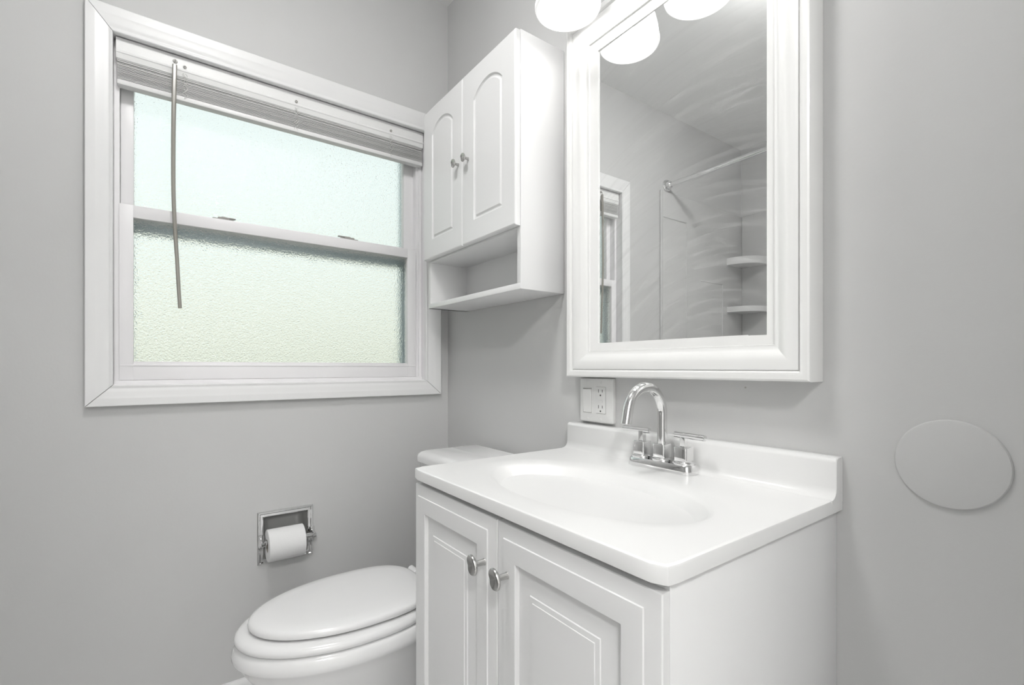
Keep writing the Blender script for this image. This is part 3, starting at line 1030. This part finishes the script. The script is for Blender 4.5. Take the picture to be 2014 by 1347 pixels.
# loose last sheet lying over the front
sheet = []
for k in range(22):
    a = R(150 - k * 9)
    r_ = RR + 0.0006 + 0.0006 * k / 21
    sheet.append((RXc + r_ * math.cos(a), CZ + r_ * math.sin(a)))
pr = sheet + [(RXc + (x - RXc) * 1.012, CZ + (z - CZ) * 1.012) for x, z in reversed(sheet)]
loft(bm, [[(x, y, z) for x, z in pr] for y in (y0 + 0.001, y1 - 0.001)])
obj('paper', bm, 'paper', rl, angle=35)
bm = bmesh.new()
loft(bm, [[(RXc + r_ * math.cos(2 * math.pi * i / n), y, CZ + r_ * math.sin(2 * math.pi * i / n)) for i in range(n)] for r_, y in
          ((0.0199, y0 + 0.0005), (0.0199, y1 - 0.0005), (0.0188, y1 - 0.0005), (0.0188, y0 + 0.0005), (0.0199, y0 + 0.0005))], False, False)
obj('cardboard_core', bm, 'card', rl)

# ------------------------------------------------------------------ toilet
TXc = 0.397
tl_ = thing('toilet', (TXc, -0.40, 0), 'white toilet with closed elongated lid beside the vanity', 'toilet')


def egg(cy, ly_f, ly_b, hw, z, n=72, pw=2.0, back=2.6, x0=TXc):
    """elongated outline: round nose towards -Y, squarer back"""
    pts = []
    for i in range(n):
        a = 2 * math.pi * i / n
        c, s = math.cos(a), math.sin(a)
        if s <= 0:
            px_ = hw * math.copysign(abs(c) ** (2 / pw), c)
            py_ = -ly_f * abs(s) ** (2 / pw)
        else:
            px_ = hw * math.copysign(abs(c) ** (2 / back), c)
            py_ = ly_b * abs(s) ** (2 / back)
        pts.append((x0 + px_, cy + py_, z))
    return pts


# bowl and pedestal
bm = bmesh.new()
cyb = -0.50
rg = [egg(-0.42, 0.255, 0.17, 0.115, 0.0, back=3), egg(-0.42, 0.258, 0.17, 0.118, 0.010, back=3), egg(-0.42, 0.235, 0.17, 0.104, 0.035, back=3), egg(-0.42, 0.222, 0.175, 0.100, 0.10, back=3),
      egg(-0.43, 0.225, 0.185, 0.108, 0.17, back=3), egg(-0.45, 0.248, 0.200, 0.130, 0.235, back=3), egg(-0.475, 0.262, 0.215, 0.150, 0.285), egg(-0.49, 0.272, 0.225, 0.166, 0.326), egg(-0.497, 0.2770, 0.228, 0.1745, 0.349),
      egg(cyb, 0.2830, 0.230, 0.1820, 0.357), egg(cyb, 0.2860, 0.230, 0.1838, 0.362), egg(cyb, 0.2855, 0.230, 0.1838, 0.372), egg(cyb, 0.2800, 0.230, 0.1800, 0.382), egg(cyb, 0.2740, 0.230, 0.1760, 0.3905), egg(cyb, 0.266, 0.226, 0.168, 0.3930),
      egg(cyb, 0.22, 0.17, 0.13, 0.3930), egg(cyb, 0.19, 0.13, 0.105, 0.36), egg(cyb, 0.12, 0.09, 0.07, 0.25)]
loft(bm, rg)
obj('bowl', bm, 'porcelain', tl_, angle=50)
# shelf joining bowl and tank
bm = bmesh.new()
rg = [[(x, y, z) for x, y in rrect(TXc - hw, TXc + hw, y0_, -0.012, 0.03, 8)] for hw, y0_, z in ((0.085, -0.24, 0.10), (0.10, -0.27, 0.24), (0.135, -0.30, 0.33), (0.150, -0.31, 0.385), (0.146, -0.305, 0.392))]
loft(bm, rg)
obj('tank_shelf', bm, 'porcelain', tl_, angle=40)
# seat ring
cs = -0.505
bm = bmesh.new()
so = [(0.2700, 0.198, 0.1715, 0.3945), (0.2745, 0.202, 0.1750, 0.3985), (0.2755, 0.203, 0.1758, 0.4045), (0.2730, 0.201, 0.1735, 0.4105), (0.2665, 0.196, 0.1670, 0.4155), (0.2560, 0.188, 0.157, 0.4175),
      (0.2400, 0.172, 0.140, 0.4180), (0.205, 0.140, 0.112, 0.4140), (0.195, 0.130, 0.104, 0.4060), (0.195, 0.130, 0.104, 0.3955), (0.2700, 0.198, 0.1715, 0.3945)]
loft(bm, [egg(cs, a_, b_, h_, z_) for a_, b_, h_, z_ in so], False, False)
st_ = obj('seat', bm, 'seat', tl_, angle=50)
for a_ in (-28, -152):
    bm = bmesh.new()
    box(bm, (TXc + 0.150 * math.cos(R(a_)) * 0.98 - 0.008, cs + 0.245 * math.sin(R(a_)) - 0.008, 0.3905), (TXc + 0.150 * math.cos(R(a_)) * 0.98 + 0.008, cs + 0.245 * math.sin(R(a_)) + 0.008, 0.397), 0.002)
    obj('bumper', bm, 'seat', st_)
# lid
bm = bmesh.new()
cl0 = -0.500
lo2 = [(0.246, 0.186, 0.1490, 0.4215), (0.2505, 0.190, 0.1530, 0.4245), (0.2520, 0.191, 0.1545, 0.4300), (0.2510, 0.190, 0.1535, 0.4355), (0.2470, 0.187, 0.1495, 0.4395), (0.2390, 0.180, 0.1420, 0.4422),
       (0.205, 0.155, 0.118, 0.4448), (0.130, 0.10, 0.075, 0.4462), (0.03, 0.03, 0.02, 0.4466)]
loft(bm, [egg(cl0, a_, b_, h_, z_, back=3.0) for a_, b_, h_, z_ in lo2])
obj('lid', bm, 'seat', tl_, angle=50)
for s_ in (-1, 1):
    bm = bmesh.new()
    tube(bm, [(TXc + s_ * 0.070 - 0.022, -0.296, 0.424), (TXc + s_ * 0.070 - 0.020, -0.296, 0.424), (TXc + s_ * 0.070 + 0.020, -0.296, 0.424), (TXc + s_ * 0.070 + 0.022, -0.296, 0.424)], [0.009, 0.0115, 0.0115, 0.009], 18)
    box(bm, (TXc + s_ * 0.070 - 0.018, -0.312, 0.3925), (TXc + s_ * 0.070 + 0.018, -0.280, 0.420), 0.004)
    obj('hinge', bm, 'seat', tl_)
# tank
bm = bmesh.new()
rg = []
for hw, d0, z in ((0.175, -0.205, 0.393), (0.185, -0.212, 0.400), (0.195, -0.222, 0.52), (0.203, -0.229, 0.735)):
    rg.append([(x, y, z) for x, y in rrect(0.405 - hw, 0.405 + hw, d0, -0.018, 0.035, 8)])
loft(bm, rg)
obj('tank', bm, 'porcelain', tl_, angle=50)
# crowned lid of the tank
bm = bmesh.new()
rg = []
for ins, base, cr_ in ((0.004, 0.7352, 0.0), (0.0, 0.738, 0.0), (0.0, 0.750, 0.3), (0.003, 0.757, 0.7), (0.010, 0.7615, 1.0), (0.022, 0.7640, 1.1), (0.055, 0.7655, 1.15), (0.095, 0.766, 1.15)):
    ring = []
    for x, y in rrect(0.405 - 0.212 + ins, 0.405 + 0.212 - ins, -0.240 + ins, -0.0145 - min(0, 0) - ins * 0.4, max(0.004, 0.045 - ins * 0.4), 8):
        t = (x - 0.405) / 0.212
        ring.append((x, y, base + cr_ * 0.019 * (1 - t * t)))
    rg.append(ring)
loft(bm, rg)
obj('tank_lid', bm, 'porcelain', tl_, angle=50)

# ------------------------------------------------------------------ the tub end of the room, seen in the mirror
sr = thing('tub_surround', (0, YF, 0.50), 'pale grey panelled tub surround reflected in the mirror', 'tub surround')
SZ0, SZ1, SY = 0.48, 2.034, -1.345


def panel(x0, x1, y0, y1, z0, z1, bev=0.004):
    return mkbox((x0, y0, z0), (x1, y1, z1), bev, 2)


obj('end_panel', panel(0.0006, 0.010, YF + 0.001, SY, SZ0, SZ1), 'surround', sr)
obj('edge_strip', panel(0.0006, 0.0118, SY - 0.014, SY + 0.002, SZ0, SZ1 + 0.001), 'surround', sr)
obj('back_panel', panel(0.010, XR - 0.001, YF + 0.0006, YF + 0.010, SZ0, SZ1), 'surround', sr)
bm = bmesh.new()
for z_ in (1.890,):
    box(bm, (0.0098, -1.58, z_ - 0.003), (0.0125, SY - 0.02, z_ + 0.003), 0.001)
box(bm, (0.0098, -1.580, SZ0 + 0.05), (0.0125, -1.574, z_), 0.001)
box(bm, (0.0098, -1.957, SZ0 + 0.05), (0.0125, -1.951, 1.569), 0.001)
box(bm, (0.0098, -1.957, 1.565), (0.0125, -1.72, 1.571), 0.001)
obj('panel_ridge', bm, 'surround', sr)


def corner_shelf(zb, h, label):
    t = thing('corner_shelf', (0.02, YF + 0.02, zb), label, 'shelf', 'corner shelves in the tub surround')
    n_ = 14
    rad = 0.175
    ox, oy = 0.0105, YF + 0.0105
    out = [(ox, oy)] + [(ox + rad * math.sin(R(90) * k / n_) ** 0.9, oy + rad * math.cos(R(90) * k / n_) ** 0.9) if 0 < k < n_ else ((ox, oy + rad) if k == 0 else (ox + rad, oy)) for k in range(n_ + 1)]
    bm = bmesh.new()
    loft(bm, [[(x, y, z) for x, y in out] for z in (zb, zb + 0.008)])
    obj('tray', bm, 'shelf', t, angle=30)
    bm = bmesh.new()
    arc = out[1:]
    inn = [(ox + (x - ox) * 0.965, oy + (y - oy) * 0.965) for x, y in reversed(arc)]
    loft(bm, [[(x, y, z) for x, y in arc + inn] for z in (zb + 0.008, zb + h)])
    obj('front_lip', bm, 'shelf', t, angle=30)


corner_shelf(1.696, 0.044, 'small corner shelf high in the tub surround, upper of two in the mirror')
corner_shelf(1.396, 0.034, 'small corner shelf low in the tub surround, lower of two in the mirror')

rd = thing('shower_rod', (0, -1.405, 2.071), 'chrome shower curtain rod reflected in the mirror', 'curtain rod')
bm = bmesh.new()
tube(bm, [(0.004, -1.405, 2.071), (0.9, -1.405, 2.071), (XR - 0.004, -1.405, 2.071)], 0.0125, 24)
obj('rod', bm, 'chrome', rd)
for x, dx in ((0.0003, 1), (XR - 0.0003, -1)):
    bm = bmesh.new()
    lathe(bm, [(0.034, 0), (0.034, 0.004), (0.030, 0.010), (0.0215, 0.013), (0.019, 0.030), (0.015, 0.034)], 36, axis_mtx((x, -1.405, 2.071), (dx, 0, 0)), True, True)
    obj('flange', bm, 'chrome', rd)
